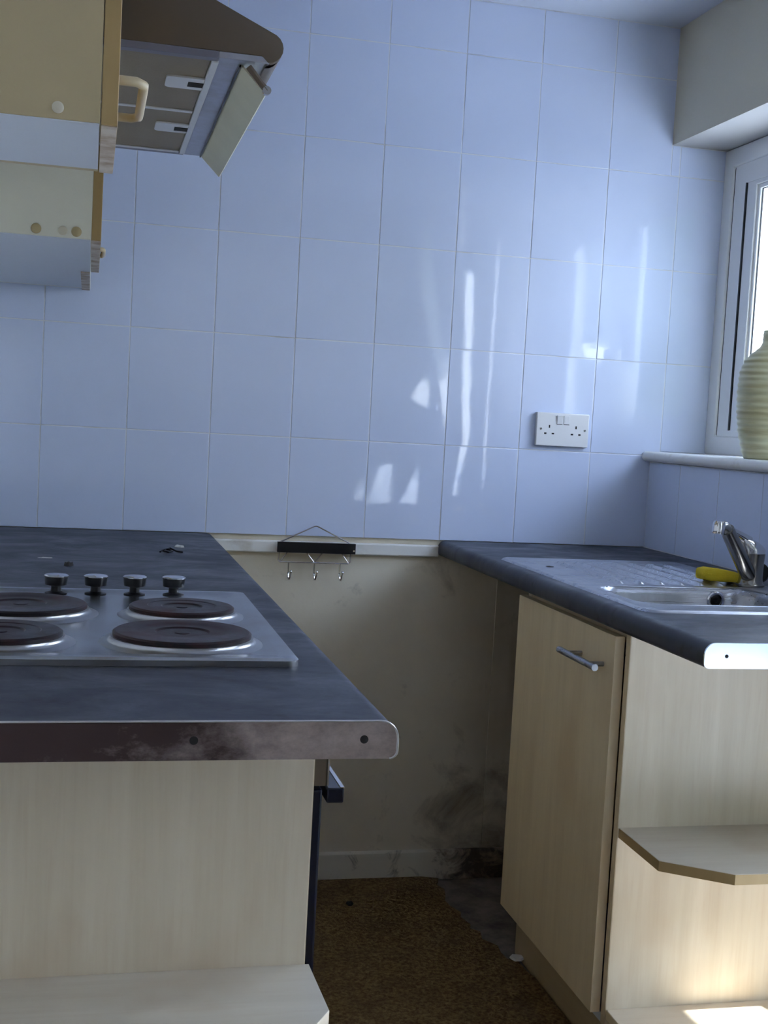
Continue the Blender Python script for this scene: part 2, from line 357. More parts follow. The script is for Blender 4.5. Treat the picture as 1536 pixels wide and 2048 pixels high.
# batten under the tiles between the worktops, pipe boxing, skirting
mb = MB().prism([(0.0035, .857), (-.010, .857), (-.0125, .860), (-.0125, .884), (-.010, .887), (.0035, .887)], 'x', .018, .598)
struct(mb.build('trim_1', GLOSSW), 'white batten along the back wall under the tiles between the worktops', 'trim')
struct(B(.766, .816, -.001, .005, .09, .86).build('trim_2', PLASTER, smooth=0), 'shallow stained boxing strip in the dark corner under the sink worktop', 'trim')
mb = MB().prism([(.0042, .005), (-.0125, .005), (-.0125, .070), (-.010, .078), (-.004, .082), (.0042, .082)], 'x', -.02, 1.17)
struct(mb.build('baseboard_back', SKIRT), 'low painted skirting board, rotten and black by the sink unit', 'baseboard')

# carpet, cut back raggedly in front of the sink unit
edge = [(.60, -.014)]
yv = -.03
while yv > -1.1:
    edge.append((.645+.03*math.sin(yv*5.1)+random.uniform(-.010, .010)+.055*min(1, max(0, (-yv-.15)/.5)), yv)); yv -= random.uniform(.018, .045)
edge = [(min(a_, .694), b_) for a_, b_ in edge]; edge += [(.694, -1.115), (XR-.002, -1.12), (XR-.002, YB+.002)]
poly = [(XL+.002, YB+.002), (XL+.002, -.014)]+edge
mb = MB().prism(poly, 'z', .0045, .0155)
tag(mb.build('carpet', CARPET, smooth=0, origin=(0, -1.5, .0045)), 'worn brown flecked carpet with a ragged edge by the sink unit', 'carpet')

# ------------------------------------------------------------------ window over the sink
w1 = thing('window_1', (1.34, -.62, 1.157), 'white plastic framed window over the sink', 'window', kind='structure')
y0, y1, z0, z1 = WIN
def ring(x0, x1, ya, yb, za, zb, wd):      # picture frame: ya > yb
    mb = MB(); out = [(ya, za), (yb, za), (yb, zb), (ya, zb)]
    inn = [(ya-wd, za+wd), (yb+wd, za+wd), (yb+wd, zb-wd), (ya-wd, zb-wd)]
    vs_ = [(x, *p) for x in (x0, x1) for p in out+inn]; fs = []
    for i in range(4):
        j = (i+1) % 4
        fs += [(i, j, 4+j, 4+i), (8+i, 12+i, 12+j, 8+j), (i, 8+i, 8+j, j), (4+i, 4+j, 12+j, 12+i)]
    return mb.add(vs_, fs)
ring(1.328, 1.400, -.003, y0+.001, z0+.0005, z1-.0005, .050).build('cover_trim', UPVC, w1, bevel=.006, seg=3)
ring(1.3345, 1.39, -.053, y0+.051, z0+.0505, z1-.0505, .0025).build('trim_joint', GASKET, w1, smooth=0)
ring(1.334, 1.395, -.0555, y0+.0535, z0+.0105, z1-.045, .0565).build('window_frame', UPVC, w1, bevel=.002)
B(1.334, 1.395, -.600, -.660, z0+.06, z1-.10).build('mullion', UPVC, w1, bevel=.002)
for a, b in ((-.112, -.600), (-.660, y0+.112)):
    ring(1.3345, 1.375, a, b, z0+.0425, z1-.062, .0065).build('gasket', GASKET, w1, smooth=0)
    s_ = ring(1.337, 1.376, a-.0062, b+.0062, z0+.0487, z1-.0682, .044).build('sash', UPVC, w1, bevel=.002)
    ring(1.343, 1.352, a-.050, b+.050, z0+.0925, z1-.112, .011).build('glazing_bead', UPVC, s_, bevel=.002)
    ring(1.3485, 1.352, a-.0605, b+.0605, z0+.103, z1-.1225, .0020).build('glazing_seal', GASKET, s_, smooth=0)
    B(1.3525, 1.3565, a-.052, b+.052, z0+.0945, z1-.114).build('pane', GLASS, s_, smooth=0)
# sill board with a rounded nose
prof = [(1.336, 1.1305), (1.336, 1.1570)]+[(1.160+.0132*math.cos(R(a)), 1.1438+.0132*math.sin(R(a))) for a in range(90, 271, 18)]
MB().prism(prof, 'y', y0-.05, -.008).build('window_sill', GLOSSW, w1, bevel=0, smooth=40)

# added sidelight shaping reflections, glazed back door, rear window, in the right wall
for nm, (a, b, z0_, z1_), lab in zip(('window_2', 'door_1', 'window_3'), SIDE, ('narrow glazed sidelight added unseen beside the back door for tile reflections', 'glazed back door in the right wall', 'wide low window at the rear of the right wall')):
    t_ = thing(nm, (1.19, (a+b)/2, z0_), lab, nm[:-2], kind='structure')
    ring(1.180, 1.200, b-.001, a+.001, z0_+.001, z1_-.001, .004 if nm == 'window_2' else .014).build(nm[:-2]+'_frame', UPVC, t_, bevel=.001)
    B(1.188, 1.191, b-.004, a+.004, z0_+.004, z1_-.004).build('pane', GLASS, t_, smooth=0)

# ------------------------------------------------------------------ left run: worktop, hob, oven, units
def worktop_profile(xe, xb, sgn):
    # xe: rounded edge, xb: wall side; sgn +1 when the edge faces +x
    zt, zb = .9, .862; p = []
    p += [(xe-sgn*.018+sgn*.018*math.cos(R(a)), zt-.018+.018*math.sin(R(a))) for a in range(90, -1, -15)]
    p += [(xe-sgn*.008+sgn*.008*math.cos(R(a)), zb+.008+.008*math.sin(R(a))) for a in range(0, -91, -22)]
    return p+[(xb, zb), (xb, zt)]
LE = .021; LY = -1.888
lw = thing('worktop', (-.29, -.95, .862), 'dark slate laminate worktop carrying the hob', 'worktop')
MB().prism(worktop_profile(LE, XL+.001, 1), 'y', LY+.003, -.006).build('board', SLATE, lw, smooth=30)
pr = worktop_profile(LE+.0006, XL+.001, 1)
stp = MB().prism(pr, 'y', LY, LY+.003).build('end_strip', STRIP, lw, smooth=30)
tag(stp, 'scuffed metal end strip with a dark room reflection painted in at left')
rim = [(x, LY-.0002, z) for x, z in worktop_profile(LE+.0003, XL+.001, 1)[:-2]]
MB().tube([(XL+.002, LY-.0002, .9002)]+rim, .0011, 6).build('strip_edge', STRIPE, stp)
for hx in (-.013, -.180, -.40):
    MB().lathe([(.0042, 0), (.0042, .0008)], (hx, LY-.0005, .8815), (0, 1, 0), 16).build('screw_hole', HOLE, stp, smooth=0)

# hob
HX0, HX1, HY0, HY1 = -.550, -.035, -1.632, -1.080
hob = thing('hob', (-.29, -1.355, .9), 'steel four-plate electric hob set in the dark worktop', 'hob')
loops = []
for ins, z in ((0, .9003), (0, .9075), (.003, .9105), (.020, .9110), (.026, .9085), (.034, .9068), (.12, .9066)):
    loops.append([(x, y, z) for x, y in rrect(HX0+ins, HX1-ins, HY0+ins, HY1-ins, max(.006, .016-ins*.2), 5)])
MB().loft(loops, False, True).build('tray', HOBST, hob, smooth=40)
for cx, cy, r in ((-.165, -1.512, .086), (-.151, -1.305, .0735), (-.371, -1.300, .090), (-.383, -1.518, .0735)):
    pl = MB().lathe([(r+.016, .9067), (r+.013, .9082), (r+.007, .9088), (r+.003, .9115), (r+.0025, .9150), (r-.001, .9155)], (cx, cy, 0), seg=48, cap0=False).build('trim_ring', DULLC, hob, smooth=50)
    MB().lathe([(r, .9130), (r, .9195), (r-.003, .9215), (r*.66, .9215), (r*.64, .9207), (r*.40, .9205), (r*.37, .9185), (r*.12, .9183), (r*.10, .9193), (.001, .9195)], (cx, cy, 0), seg=48, cap0=False, cap1=True).build('hotplate', IRON, pl, smooth=25)
for i, kx in enumerate((-.328, -.269, -.210, -.150)):
    kb = MB().lathe([(.0165, .9070), (.0165, .9085), (.008, .9110), (.0075, .9185), (.0165, .9210), (.0178, .9335), (.0172, .9347)], (kx, -1.118+.002*i, 0), seg=28).build('control_knob', BLACK, hob, smooth=35)
    MB().lathe([(.0180, .9337), (.0184, .9349), (.0160, .9365), (.001, .9369)], (kx, -1.118+.002*i, 0), seg=28, cap0=True).build('knob_cap', CHROME, kb, smooth=35)

# end shelf unit under the near end of the left worktop
PY = -1.650
es = thing('end_shelf_unit', (-.30, PY, .0155), 'maple-effect open end shelf unit under the hob worktop', 'shelf unit')
B(XL+.002, -.0155, PY, PY+.016, .0160, .8612).build('end_panel', MAPLE, es, bevel=.0008)
B(-.0155, -.0147, PY+.0005, PY+.0155, .0165, .861).build('edge_strip', EDGE, es, smooth=0)
for zt in (.546, .170):
    pts = [(XL+.003, PY-.0002), (-.010, PY-.0002), (-.0075, PY-.118), (-.030, PY-.152), (-.105, PY-.215), (XL+.003, PY-.225)]
    sh = MB().prism(pts, 'z', zt-.018, zt).build('shelf', MAPLE_X, es, bevel=.0008)
B(XL+.003, -.07, PY-.18, PY-.164, .0160, .1518).build('plinth', PLINTH, es, bevel=.001)

# built-under oven
ov = thing('oven', (-.3, -1.34, .0155), 'black built-under oven beneath the hob', 'oven')
B(-.58, -.0165, -1.632, -1.045, .10, .8610).build('body', NAVY, ov, bevel=.002)
dr = B(-.0160, .0000, -1.631, -1.046, .13, .752).build('oven_door', NAVY, ov, bevel=.003)
B(.0000, .0012, -1.56, -1.12, .22, .66).build('door_glass', OVENG, dr, smooth=0)
MB().tube([(.0000, -1.10, .743), (.012, -1.10, .743)], .006, 10).build('handle_post', NAVY, dr)
MB().tube([(.0000, -1.575, .743), (.012, -1.575, .743)], .006, 10).build('handle_post', NAVY, dr)
B(.006, .027, -1.628, -1.048, .734, .7525).build('handle', NAVY, dr, bevel=.002)
B(.0225, .0272, -1.627, -1.30, .7525, .7535).build('handle_trim', STRIPC, dr, smooth=0)
cp = B(-.0160, .0045, -1.631, -1.046, .756, .858).build('control_panel', HOODB, ov, bevel=.002)
B(.0045, .0065, -1.632, -1.60, .757, .858).build('panel_trim', STRIPC, cp, smooth=0)
B(-.50, -.06, -1.62, -1.06, .0160, .0998).build('plinth', PLINTH, ov, bevel=.001)
# base unit between oven and back wall
bu = thing('base_cabinet', (-.3, -.53, .0155), 'maple-effect base cabinet beyond the oven', 'cabinet')
B(-.58, -.035, -1.040, -.02, .15, .8610).build('carcass', MELA, bu, bevel=.001)
for a, b in ((-1.038, -.53), (-.526, -.022)):
    d_ = B(-.034, -.016, a, b, .168, .845).build('door', MAPLE_DOOR, bu, bevel=.001)
    MB().tube([(-.015, a+.06, .79), (.012, a+.06, .79), (.012, a+.22, .79), (-.015, a+.22, .79)], .005, 8).build('handle', STEEL, d_)
B(-.50, -.085, -1.04, -.02, .0160, .1495).build('plinth', PLINTH, bu, bevel=.001)

# ------------------------------------------------------------------ right run: worktop, sink unit, sink
RE = .597; RY = -1.434
rw = thing('worktop', (.89, -.72, .862), 'dark slate laminate worktop carrying the steel sink', 'worktop')
BX0, BX1, BY0, BY1 = .664, 1.005, -1.076, -.846       # bowl
mb = MB()
pf = worktop_profile(RE, BX0-.012, -1)
mb.prism(pf, 'y', RY+.003, -.006)
xa, xb = BX0-.012, XR-.006
mb.box(xa, xb, RY+.003, BY0-.012, .862, .9); mb.box(xa, xb, BY1+.012, -.006, .862, .9); mb.box(BX1+.012, xb, BY0-.012, BY1+.012, .862, .9)
mb.build('board', SLATE, rw, smooth=30)
st2 = MB().prism(worktop_profile(RE-.0006, XR-.006, -1), 'y', RY, RY+.003).build('end_strip', STRIPC, rw, smooth=30)
tag(st2, 'bright metal end strip')
for hx in (.632, .80):
    MB().lathe([(.0028, 0), (.0028, .0008)], (hx, RY-.0005, .8805), (0, 1, 0), 14).build('screw_hole', HOLE, st2, smooth=0)

# sink: pressed deck (height field with a hole for the bowl), bowl, overflow
SX0, SX1, SY0, SY1 = .631, 1.075, -1.160, -.385
sk = thing('sink', (.85, -.77, .9), 'inset stainless steel sink with ridged drainer beside the window', 'sink')
def sstep(a, b, x): t_ = max(0, min(1, (x-a)/(b-a))); return t_*t_*(3-2*t_)
def sd_rr(x, y, x0, x1, y0, y1, r):
    qx = abs(x-(x0+x1)/2)-(x1-x0)/2+r; qy = abs(y-(y0+y1)/2)-(y1-y0)/2+r
    return math.hypot(max(qx, 0), max(qy, 0))+min(max(qx, qy), 0)-r
def deck_z(x, y):
    d = -sd_rr(x, y, SX0, SX1, SY0, SY1, .03)
    z = .9003+.0042*sstep(0, .006, d)-.0016*sstep(.010, .018, d)
    dd = -sd_rr(x, y, SX0+.055, SX1-.035, -.815, SY1-.045, .03)     # drainer pan
    if dd > 0:
        z -= .0028*sstep(0, .014, dd)
        k = sstep(.012, .03, dd)*(1 if x > SX0+.10 else 0)
        z += k*.0070*max(0, math.sin((x-.74)*2*math.pi/.044))**1.5*sstep(0, .02, dd)
    return z
nx, ny = 112, 194; mb = MB(); idx = {}; vs_ = []; fs = []
for i in range(nx+1):
    for j in range(ny+1):
        u_, v_ = i/nx, j/ny; x = SX0+(SX1-SX0)*u_; y = SY0+(SY1-SY0)*v_
        d = sd_rr(x, y, SX0, SX1, SY0, SY1, .03)
        if d > 0:       # pull corner points onto the rounded outline
            cx = min(max(x, SX0+.03), SX1-.03); cy = min(max(y, SY0+.03), SY1-.03); l = math.hypot(x-cx, y-cy); x = cx+(x-cx)*.03/l; y = cy+(y-cy)*.03/l
        idx[i, j] = len(vs_); vs_.append((x, y, deck_z(x, y)))
for i in range(nx):
    for j in range(ny):
        c = [vs_[idx[a, b]] for a, b in ((i, j), (i+1, j), (i+1, j+1), (i, j+1))]
        mx_ = sum(p[0] for p in c)/4; my_ = sum(p[1] for p in c)/4
        if sd_rr(mx_, my_, BX0, BX1, BY0, BY1, .05) > -.002: fs.append((idx[i, j], idx[i+1, j], idx[i+1, j+1], idx[i, j+1]))
MB().add(vs_, fs).build('drainer_deck', STEEL, sk, smooth=60)
loops = []
for ins, z, r in ((-.006, .9030, .056), (-.003, .9040, .053), (0, .9034, .05), (.003, .9005, .05), (.006, .890, .05), (.014, .80, .05), (.022, .765, .05), (.045, .752, .045), (.12, .748, .03)):
    loops.append([(x, y, z) for x, y in rrect(BX0+ins, BX1-ins, BY0+ins, BY1-ins, r, 8)])
bowl = MB().loft(loops, False, True).build('bowl', STEEL, sk, smooth=50)
oc = (.927, BY1-.0075, .8795)
of = MB().lathe([(.019, .004), (.019, -.002), (.0165, -.0038), (.0135, -.0030), (.0115, .0008), (.0115, .002)], oc, (0, 1, 0), 28).build('overflow_ring', CHROME, sk, smooth=40)
MB().lathe([(.0112, -.0005), (.009, -.0012), (.004, -.0012), (.003, -.0025), (.001, -.0028)], oc, (0, 1, 0), 24).build('overflow_grille', BLACK, of, smooth=30)
MB().lathe([(.035, .7483), (.034, .7496), (.022, .7490), (.02, .7484)], ((BX0+BX1)/2, (BY0+BY1)/2, 0), seg=28).build('waste', CHROME, sk)

# mixer tap
TX, TY = 1.036, -.792
tap = thing('mixer_tap', (TX, TY, .9035), 'chrome single-lever mixer tap behind the sink bowl', 'tap')
MB().lathe([(.0285, .9036), (.0285, .9070), (.0250, .9100), (.0235, .9200), (.0240, .9480), (.0255, .9680), (.0258, .9700)], (TX, TY, 0), seg=32).build('body', TAPM, tap, smooth=45)
cart = []
for k, (r, h, dx) in enumerate(((.0262, .9705, 0), (.0265, .9780, 0), (.0250, .9870, -.006), (.0200, .9950, -.013), (.012, 1.0005, -.021), (.002, 1.0030, -.026))):
    cart.append([(TX+dx+r*math.cos(a), TY+r*.9*math.sin(a), h) for a in [2*math.pi*i/28 for i in range(28)]])
hd = MB().loft(cart).build('lever_head', CHROME, tap, smooth=50)
MB().tube([(TX-.012, TY-.004, .9965), (TX-.030, TY-.008, 1.0055), (TX-.050, TY-.014, 1.0140), (TX-.064, TY-.019, 1.0195)], [.0095, .0075, .0058, .0050], 12).build('lever', CHROME, hd, smooth=50)
sp = [(TX-.006, TY-.006, .922), (TX-.022, TY-.016, .940), (TX-.052, TY-.034, .974), (TX-.082, TY-.052, 1.008), (TX-.094, TY-.060, 1.0215)]
s_ = MB().tube(sp, [.0160, .0165, .0155, .0145, .0140], 16).build('spout', TAPM, tap, smooth=50)
MB().lathe([(.0115, 0), (.0125, .004), (.0125, .020), (.0105, .025)], (TX-.119, TY-.070, 1.0130), (.10, .03, 1), 20).build('aerator', CHROME, s_, smooth=40)
MB().tube([(TX-.088, TY-.056, 1.0155), (TX-.104, TY-.063, 1.0265), (TX-.116, TY-.069, 1.0265)], [.0130, .0120, .0105], 12).build('spout_elbow', TAPM, s_, smooth=50)

# yellow sponge against the tap
bm_ = MB(); loops = []
random.seed(3)
for t_, wx, hz, dz in ((-1, .55, .6, .003), (-.93, .85, .85, .001), (-.6, 1, 1.02, 0), (-.2, 1.02, .98, -.0005), (.2, .97, .95, 0), (.6, 1, .88, 0), (.92, .82, .72, 0), (1, .5, .5, .002)):
    cx, cy = .988+.0345*t_, -.745-.012*t_; l = []
    for y, z in rrect(-.023*wx, .023*wx, 0.0, .0265*hz, .008*min(wx, hz), 3):
        l.append((cx-.008*(y/.023)*.3, cy+y, .9062+dz+z+random.uniform(-.0008, .0008)))
    loops.append(l)
tag(bm_.loft(loops).build('sponge', SPONGE, smooth=60, origin=(.988, -.745, .9055)), 'yellow washing-up sponge lying beside the tap', 'sponge')
# round plug standing at the wall side of the deck
pg = thing('sink_plug', (1.098, -.735, .9), 'dark round sink plug at the back of the sink', 'plug')
MB().lathe([(.017, 0), (.020, .003), (.0205, .008), (.017, .011), (.008, .012), (.006, .016)], (1.093, -.735, .9215), (-.75, -.55, .35), 24).build('stopper', BLACK, pg, smooth=40)
MB().lathe([(.0208, .0035), (.0215, .0055), (.0208, .0075)], (1.093, -.735, .9215), (-.75, -.55, .35), 24, False, False).build('rim', CHROME, pg)

# sink base unit
su = thing('sink_cabinet', (.9, -.84, .0155), 'maple-effect cabinet with one door under the sink', 'cabinet')
B(.6370, 1.168, -1.100, -1.082, .150, .8612).build('end_panel', MAPLE, su, bevel=.0008)
B(.6362, .6370, -1.0995, -1.0825, .1505, .861).build('edge_strip', EDGE, su, smooth=0)
B(.6375, 1.168, -.600, -.582, .150, .8612).build('end_panel', MAPLE, su, bevel=.0008)
B(.6375, 1.168, -1.0815, -.6005, .150, .168).build('bottom_panel', MELA, su, smooth=0)
B(1.150, 1.168, -1.0815, -.6005, .1685, .72).build('back_panel', MELA, su, smooth=0)
B(.6375, .660, -1.0815, -.6005, .835, .8612).build('front_rail', PLINTH, su, smooth=0)
B(.700, .716, -1.10, -.470, .0046, .1495).build('plinth', PLINTH, su, bevel=.001)
dr = B(.6170, .6350, -1.0785, -.582, .168, .8455).build('door', MAPLE_DOOR, su, bevel=.0012)
B(.6172, .6348, -1.0795, -1.0785, .1685, .845).build('door_edge', EDGE, dr, smooth=0)
hb = MB().tube([(.586, -1.070, .788), (.586, -.900, .788)], .0062, 16).build('bar_handle', STEEL, dr, smooth=40)
for yh in (-1.035, -.935):
    MB().tube([(.586, yh, .788), (.6168, yh, .788)], .0045, 12).build('handle_post', STEEL, hb)
eu = thing('end_shelf_unit', (.9, -1.22, .0155), 'maple-effect open end shelves under the sink worktop', 'shelf unit')
for zt in (.511, .182):
    pts = [(1.168, -1.1003), (.6385, -1.1003), (.6365, -1.262), (.7335, -1.332), (1.168, -1.337)]
    sh = MB().prism(pts, 'z', zt-.018, zt).build('shelf', MAPLE_X, eu, bevel=.0007)
    ep = [(.6378, -1.1010), (.6357, -1.2624), (.7333, -1.3328), (1.168, -1.3378), (1.168, -1.3372), (.7336, -1.3322), (.6363, -1.2620), (.6384, -1.1010)]
    MB().prism(ep, 'z', zt-.0172, zt-.0008).build('edge_strip', GOLD if zt > .4 else EDGE, sh, smooth=0)
B(.682, 1.168, -1.30, -1.284, .0160, .1638).build('plinth', PLINTH, eu, bevel=.001)
B(1.150, 1.168, -1.284, -1.1005, .0160, .1638).build('bearer', PLINTH, eu, bevel=.001)

# ------------------------------------------------------------------ wall cupboards and cooker hood
ZC = 1.472
def wall_cupboard(y0, y1, xf, label, side_mat, door_y, handle, caps, zt=2.18, dz=0.0):
    c = thing('wall_cupboard', ((XL+xf)/2, (y0+y1)/2, ZC), label, 'cupboard', 'wall cupboards on either side of the hood')
    B(XL+.001, xf, y0, y0+.016, ZC+.0005, zt).build('side_panel', side_mat, c, bevel=.0008)
    B(XL+.001, xf, y1-.016, y1, ZC+.0005, zt).build('side_panel', side_mat, c, bevel=.0008)
    B(XL+.001, xf-.0005, y0+.0165, y1-.0165, ZC, ZC+.016).build('bottom_panel', MELA, c, smooth=0)
    B(XL+.001, xf-.0005, y0+.0005, y0+.0160, ZC-.0008, ZC+.0003).build('edge_strip', MELA, c, smooth=0)
    B(XL+.001, xf, y0+.0165, y1-.0165, zt-.016, zt).build('top_panel', MELA, c, smooth=0)
    d = B(xf+.0008, xf+.0170, door_y[0], door_y[1], ZC+dz, zt-.002).build('door', GOLD, c, bevel=.0010)
    B(xf+.0012, xf+.0166, door_y[0]+.004, door_y[1]-.001, ZC+dz-.0009, ZC+dz).build('door_bottom_edge', WORN, d, smooth=0)
    if handle:
        a, b, zh, out, r = handle; x0 = xf+.0172; n = 5
        pts = [(x0, a, zh), (x0+out*.7, a, zh)]+[(x0+out-.006*0, a+.012, zh)]+[(x0+out, a+(b-a)*k/n, zh-.001) for k in range(1, n)]+[(x0+out, b-.010, zh), (x0+out*.7, b, zh), (x0, b, zh)]
        MB().tube(pts, r, 10).build('handle', HANDP, d, smooth=60)
    for cx, cz, r, mt in caps:
        MB().lathe([(r, 0), (r, -.0012), (r*.7, -.0026), (.0006, -.003)], (cx, y0-.0002, cz), (0, 1, 0), 20).build('screw_cap', mt, c, smooth=45)
    return c
wall_cupboard(-1.780, -1.522, -.2885, 'yellowed wall cupboard nearest the camera, left of the hood', YELLOW, (-1.780, -1.524), (-1.722, -1.556, 1.531, .026, .0052), [(-.329, 1.4835, .0058, CREAMP)])
wall_cupboard(-.900, -.012, -.2965, 'cream wall cupboard between the hood and the tiled back wall', CREAML, (-.900, -.40), (-.62, -.52, 1.492, .006, .0045),
              [(-.385, 1.4835, .0085, CAPB), (-.342, 1.4835, .0075, CREAMP), (-.320, 1.4835, .0085, CAPB)])

B(-.316, -.2975, -.396, -.014, ZC-.0035, ZC-.0004).build('edge_strip', WORN, [o for o in COL.objects if o.get('label', '').startswith('cream wall cupboard')][0], smooth=0)
hd = thing('cooker_hood', (-.35, -1.20, 1.627), 'brown cooker hood with its visor open above the hob', 'hood')
H0, H1, HZ = -1.503, -.905, 1.6270
prof = [(XL+.001, HZ+.008), (-.098, HZ+.008)]+arc(-.090, HZ+.0190, .0185, -90, 60, 8)+[(-.161, 1.6965), (-.30, 1.757), (XL+.001, 1.757)]
for yy_ in ((H0, H0+.012), (H1-.012, H1)):
    MB().prism(prof, 'y', *yy_).build('side_panel', HOODB, hd, bevel=.0008, smooth=30)
pf = [(x, z) for x, z in prof[2:-1]]
inner = [(x-.003 if x > -.2 else x, z-.004) for x, z in pf]
MB().prism(pf+inner[::-1], 'y', H0+.012, H1-.012).build('canopy', HOODB, hd, smooth=30)
B(XL+.001, -.150, H0+.0005, H0+.016, HZ-.001, HZ+.0078).build('side_rail', VISDK, hd, bevel=.001)
B(XL+.001, -.150, H1-.016, H1-.0005, HZ-.001, HZ+.0078).build('side_rail', VISDK, hd, bevel=.001)
B(-.150, -.088, H0+.0005, H1-.0005, HZ, HZ+.0078).build('front_rail', RAIL, hd, bevel=.001)
B(-.158, -.149, H0+.016, H1-.016, HZ-.003, HZ+.0075).build('filter_frame', TABM, hd, bevel=.001)
for ya, yb in ((H0+.0165, -1.2065), (-1.2025, H1-.0165)):
    ft = B(XL+.002, -.1585, ya, yb, HZ+.0005, HZ+.006).build('grease_filter', FILT, hd, bevel=.001)
    B(XL+.003, -.1590, yb-.010, yb-.0005, HZ-.0015, HZ+.0004).build('filter_edge', TABM, ft, bevel=.0005)
    cy = ya+.115 if ya < -1.3 else ya+.100
    pl = [(x, y) for x, y in rrect(-.207, -.1500, cy-.028, cy+.028, .007, 3)]
    tb = MB().prism(pl, 'z', HZ-.0022, HZ+.0004).build('filter_latch', TABM, ft, bevel=.0006)
    B(-.178, -.158, cy-.010, cy+.012, HZ-.0028, HZ-.0021).build('latch_slot', HOLE, ft, smooth=0)
# visor flap hanging from the front
vp = [(-.1215, HZ-.0005), (-.1190, HZ-.0002), (-.0865, HZ-.0300), (-.0890, HZ-.0325)]
vz = MB().prism(vp, 'y', H0+.020, H1-.004).build('visor', VISOR, hd, smooth=0)
MB().prism([(-.1225, HZ-.0003), (-.1205, HZ-.0001), (-.1212, HZ-.0035), (-.1232, HZ-.0025)], 'y', H0+.020, H1-.004).build('visor_hinge', BLACK, vz, smooth=0)
MB().tube([(-.112, H0+.014, HZ-.003), (-.088, H0+.014, HZ-.030)], .0042, 8).build('visor_arm', HOODB, vz)
MB().lathe([(.0055, 0), (.0055, .006)], (-.0885, H0+.010, HZ-.0300), (0, 1, 0), 14).build('arm_pivot', CHROME, vz)

# ------------------------------------------------------------------ things on the walls and sill
sc = thing('double_socket', (.9135, -.004, 1.158), 'white double power socket on the tiles left of the window', 'socket')
SXa, SXb, SZa, SZb = .8415, .9870, 1.158, 1.2445
B(SXa, SXb, -.0165, -.0045, SZa, SZb).build('faceplate', SOCK, sc, bevel=.0022)
for i, x in enumerate((.9045, .9235)):
    rk = MB()
    o_ = .0042 if i == 0 else .0016
    rk.add([(x-.0078, -.0165, 1.216), (x+.0078, -.0165, 1.216), (x+.0078, -.0165, 1.238), (x-.0078, -.0165, 1.238),
            (x-.0078, -.0165-.0012, 1.216), (x+.0078, -.0165-.0012, 1.216), (x+.0078, -.0165-o_, 1.238), (x-.0078, -.0165-o_, 1.238)],
           [(0, 1, 2, 3), (4, 7, 6, 5), (0, 4, 5, 1), (1, 5, 6, 2), (2, 6, 7, 3), (3, 7, 4, 0)])
    rk.build('rocker_switch', SOCK, sc, bevel=.0006)
    B(x-.0078, x+.0078, -.0168, -.0162, 1.2145, 1.2158).build('rocker_gap', HOLE, sc, smooth=0)
for cx in (.877, .951):
    B(cx-.0018, cx+.0018, -.0169, -.0160, 1.205, 1.2125).build('earth_slot', HOLE, sc, smooth=0)
    for dx in (-.0105, .0105): B(cx+dx-.0032, cx+dx+.0032, -.0169, -.0160, 1.1885, 1.1925).build('pin_slot', HOLE, sc, smooth=0)
for cx in (.8535, .9755):
    s_ = MB().lathe([(.0030, 0), (.0030, .0008)], (cx, -.0172, 1.202), (0, 1, 0), 14).build('screw', CHROME, sc)
    MB().add([(cx-.0026, -.0174, 1.2000), (cx-.0014, -.0174, 1.1995), (cx+.0026, -.0174, 1.2040), (cx+.0014, -.0174, 1.2045), (cx-.0026, -.0171, 1.2000), (cx-.0014, -.0171, 1.1995), (cx+.0026, -.0171, 1.2040), (cx+.0014, -.0171, 1.2045)],
             [(0, 1, 2, 3), (4, 7, 6, 5), (0, 4, 5, 1), (1, 5, 6, 2), (2, 6, 7, 3), (3, 7, 4, 0)]).build('screw_slot', HOLE, s_, smooth=0)

hk = thing('hook_rack', (.275, -.014, .79), 'small black and wire rack with three hooks on the white batten', 'rack')
B(.1775, .3755, -.032, -.0200, .8605, .8868).build('black_bar', BLACK, hk, bevel=.001)
B(.3690, .3735, -.0324, -.0318, .867, .871).build('bar_glint', STRIPC, hk, smooth=0)
MB().tube([(.182, -.019, .884), (.268, -.019, .926), (.274, -.019, .9275), (.280, -.019, .926), (.368, -.019, .884)], .0017, 8).build('hanger_wire', WIRE, hk)
MB().tube([(.184, -.019, .864), (.182, -.019, .840), (.186, -.019, .8355), (.360, -.019, .8350), (.365, -.019, .839), (.3655, -.019, .864)], .0017, 8).build('frame_wire', WIRE, hk)
zig = [(.205, .864), (.186, .837), (.205, .864), None]
for a, b in (((.207, .864), (.187, .8365)), ((.250, .864), (.273, .8365)), ((.296, .864), (.274, .8365)), ((.340, .864), (.361, .8365))):
    MB().tube([(a[0], -.0192, a[1]), (b[0], -.0192, b[1])], .0014, 8).build('brace_wire', WIRE, hk)
for hx in (.208, .2735, .3385):
    h_ = MB().tube([(hx, -.0205, .8355), (hx, -.020, .812), (hx+.0005, -.022, .800), (hx+.001, -.028, .7935), (hx+.0015, -.036, .7955), (hx+.002, -.0415, .804), (hx+.003, -.0435, .812)], .0023, 8).build('hook', CHROME, hk)
    MB().lathe([(.001, -.0042), (.003, -.003), (.0042, 0), (.003, .003), (.001, .0042)], (hx+.0033, -.0440, .8145), (0, .3, 1), 12).build('hook_tip', CHROME, h_, smooth=60)
for hx in (.200, .350): B(hx-.004, hx+.004, -.0205, -.0120, .868, .880).build('back_pad', BLACK, hk)

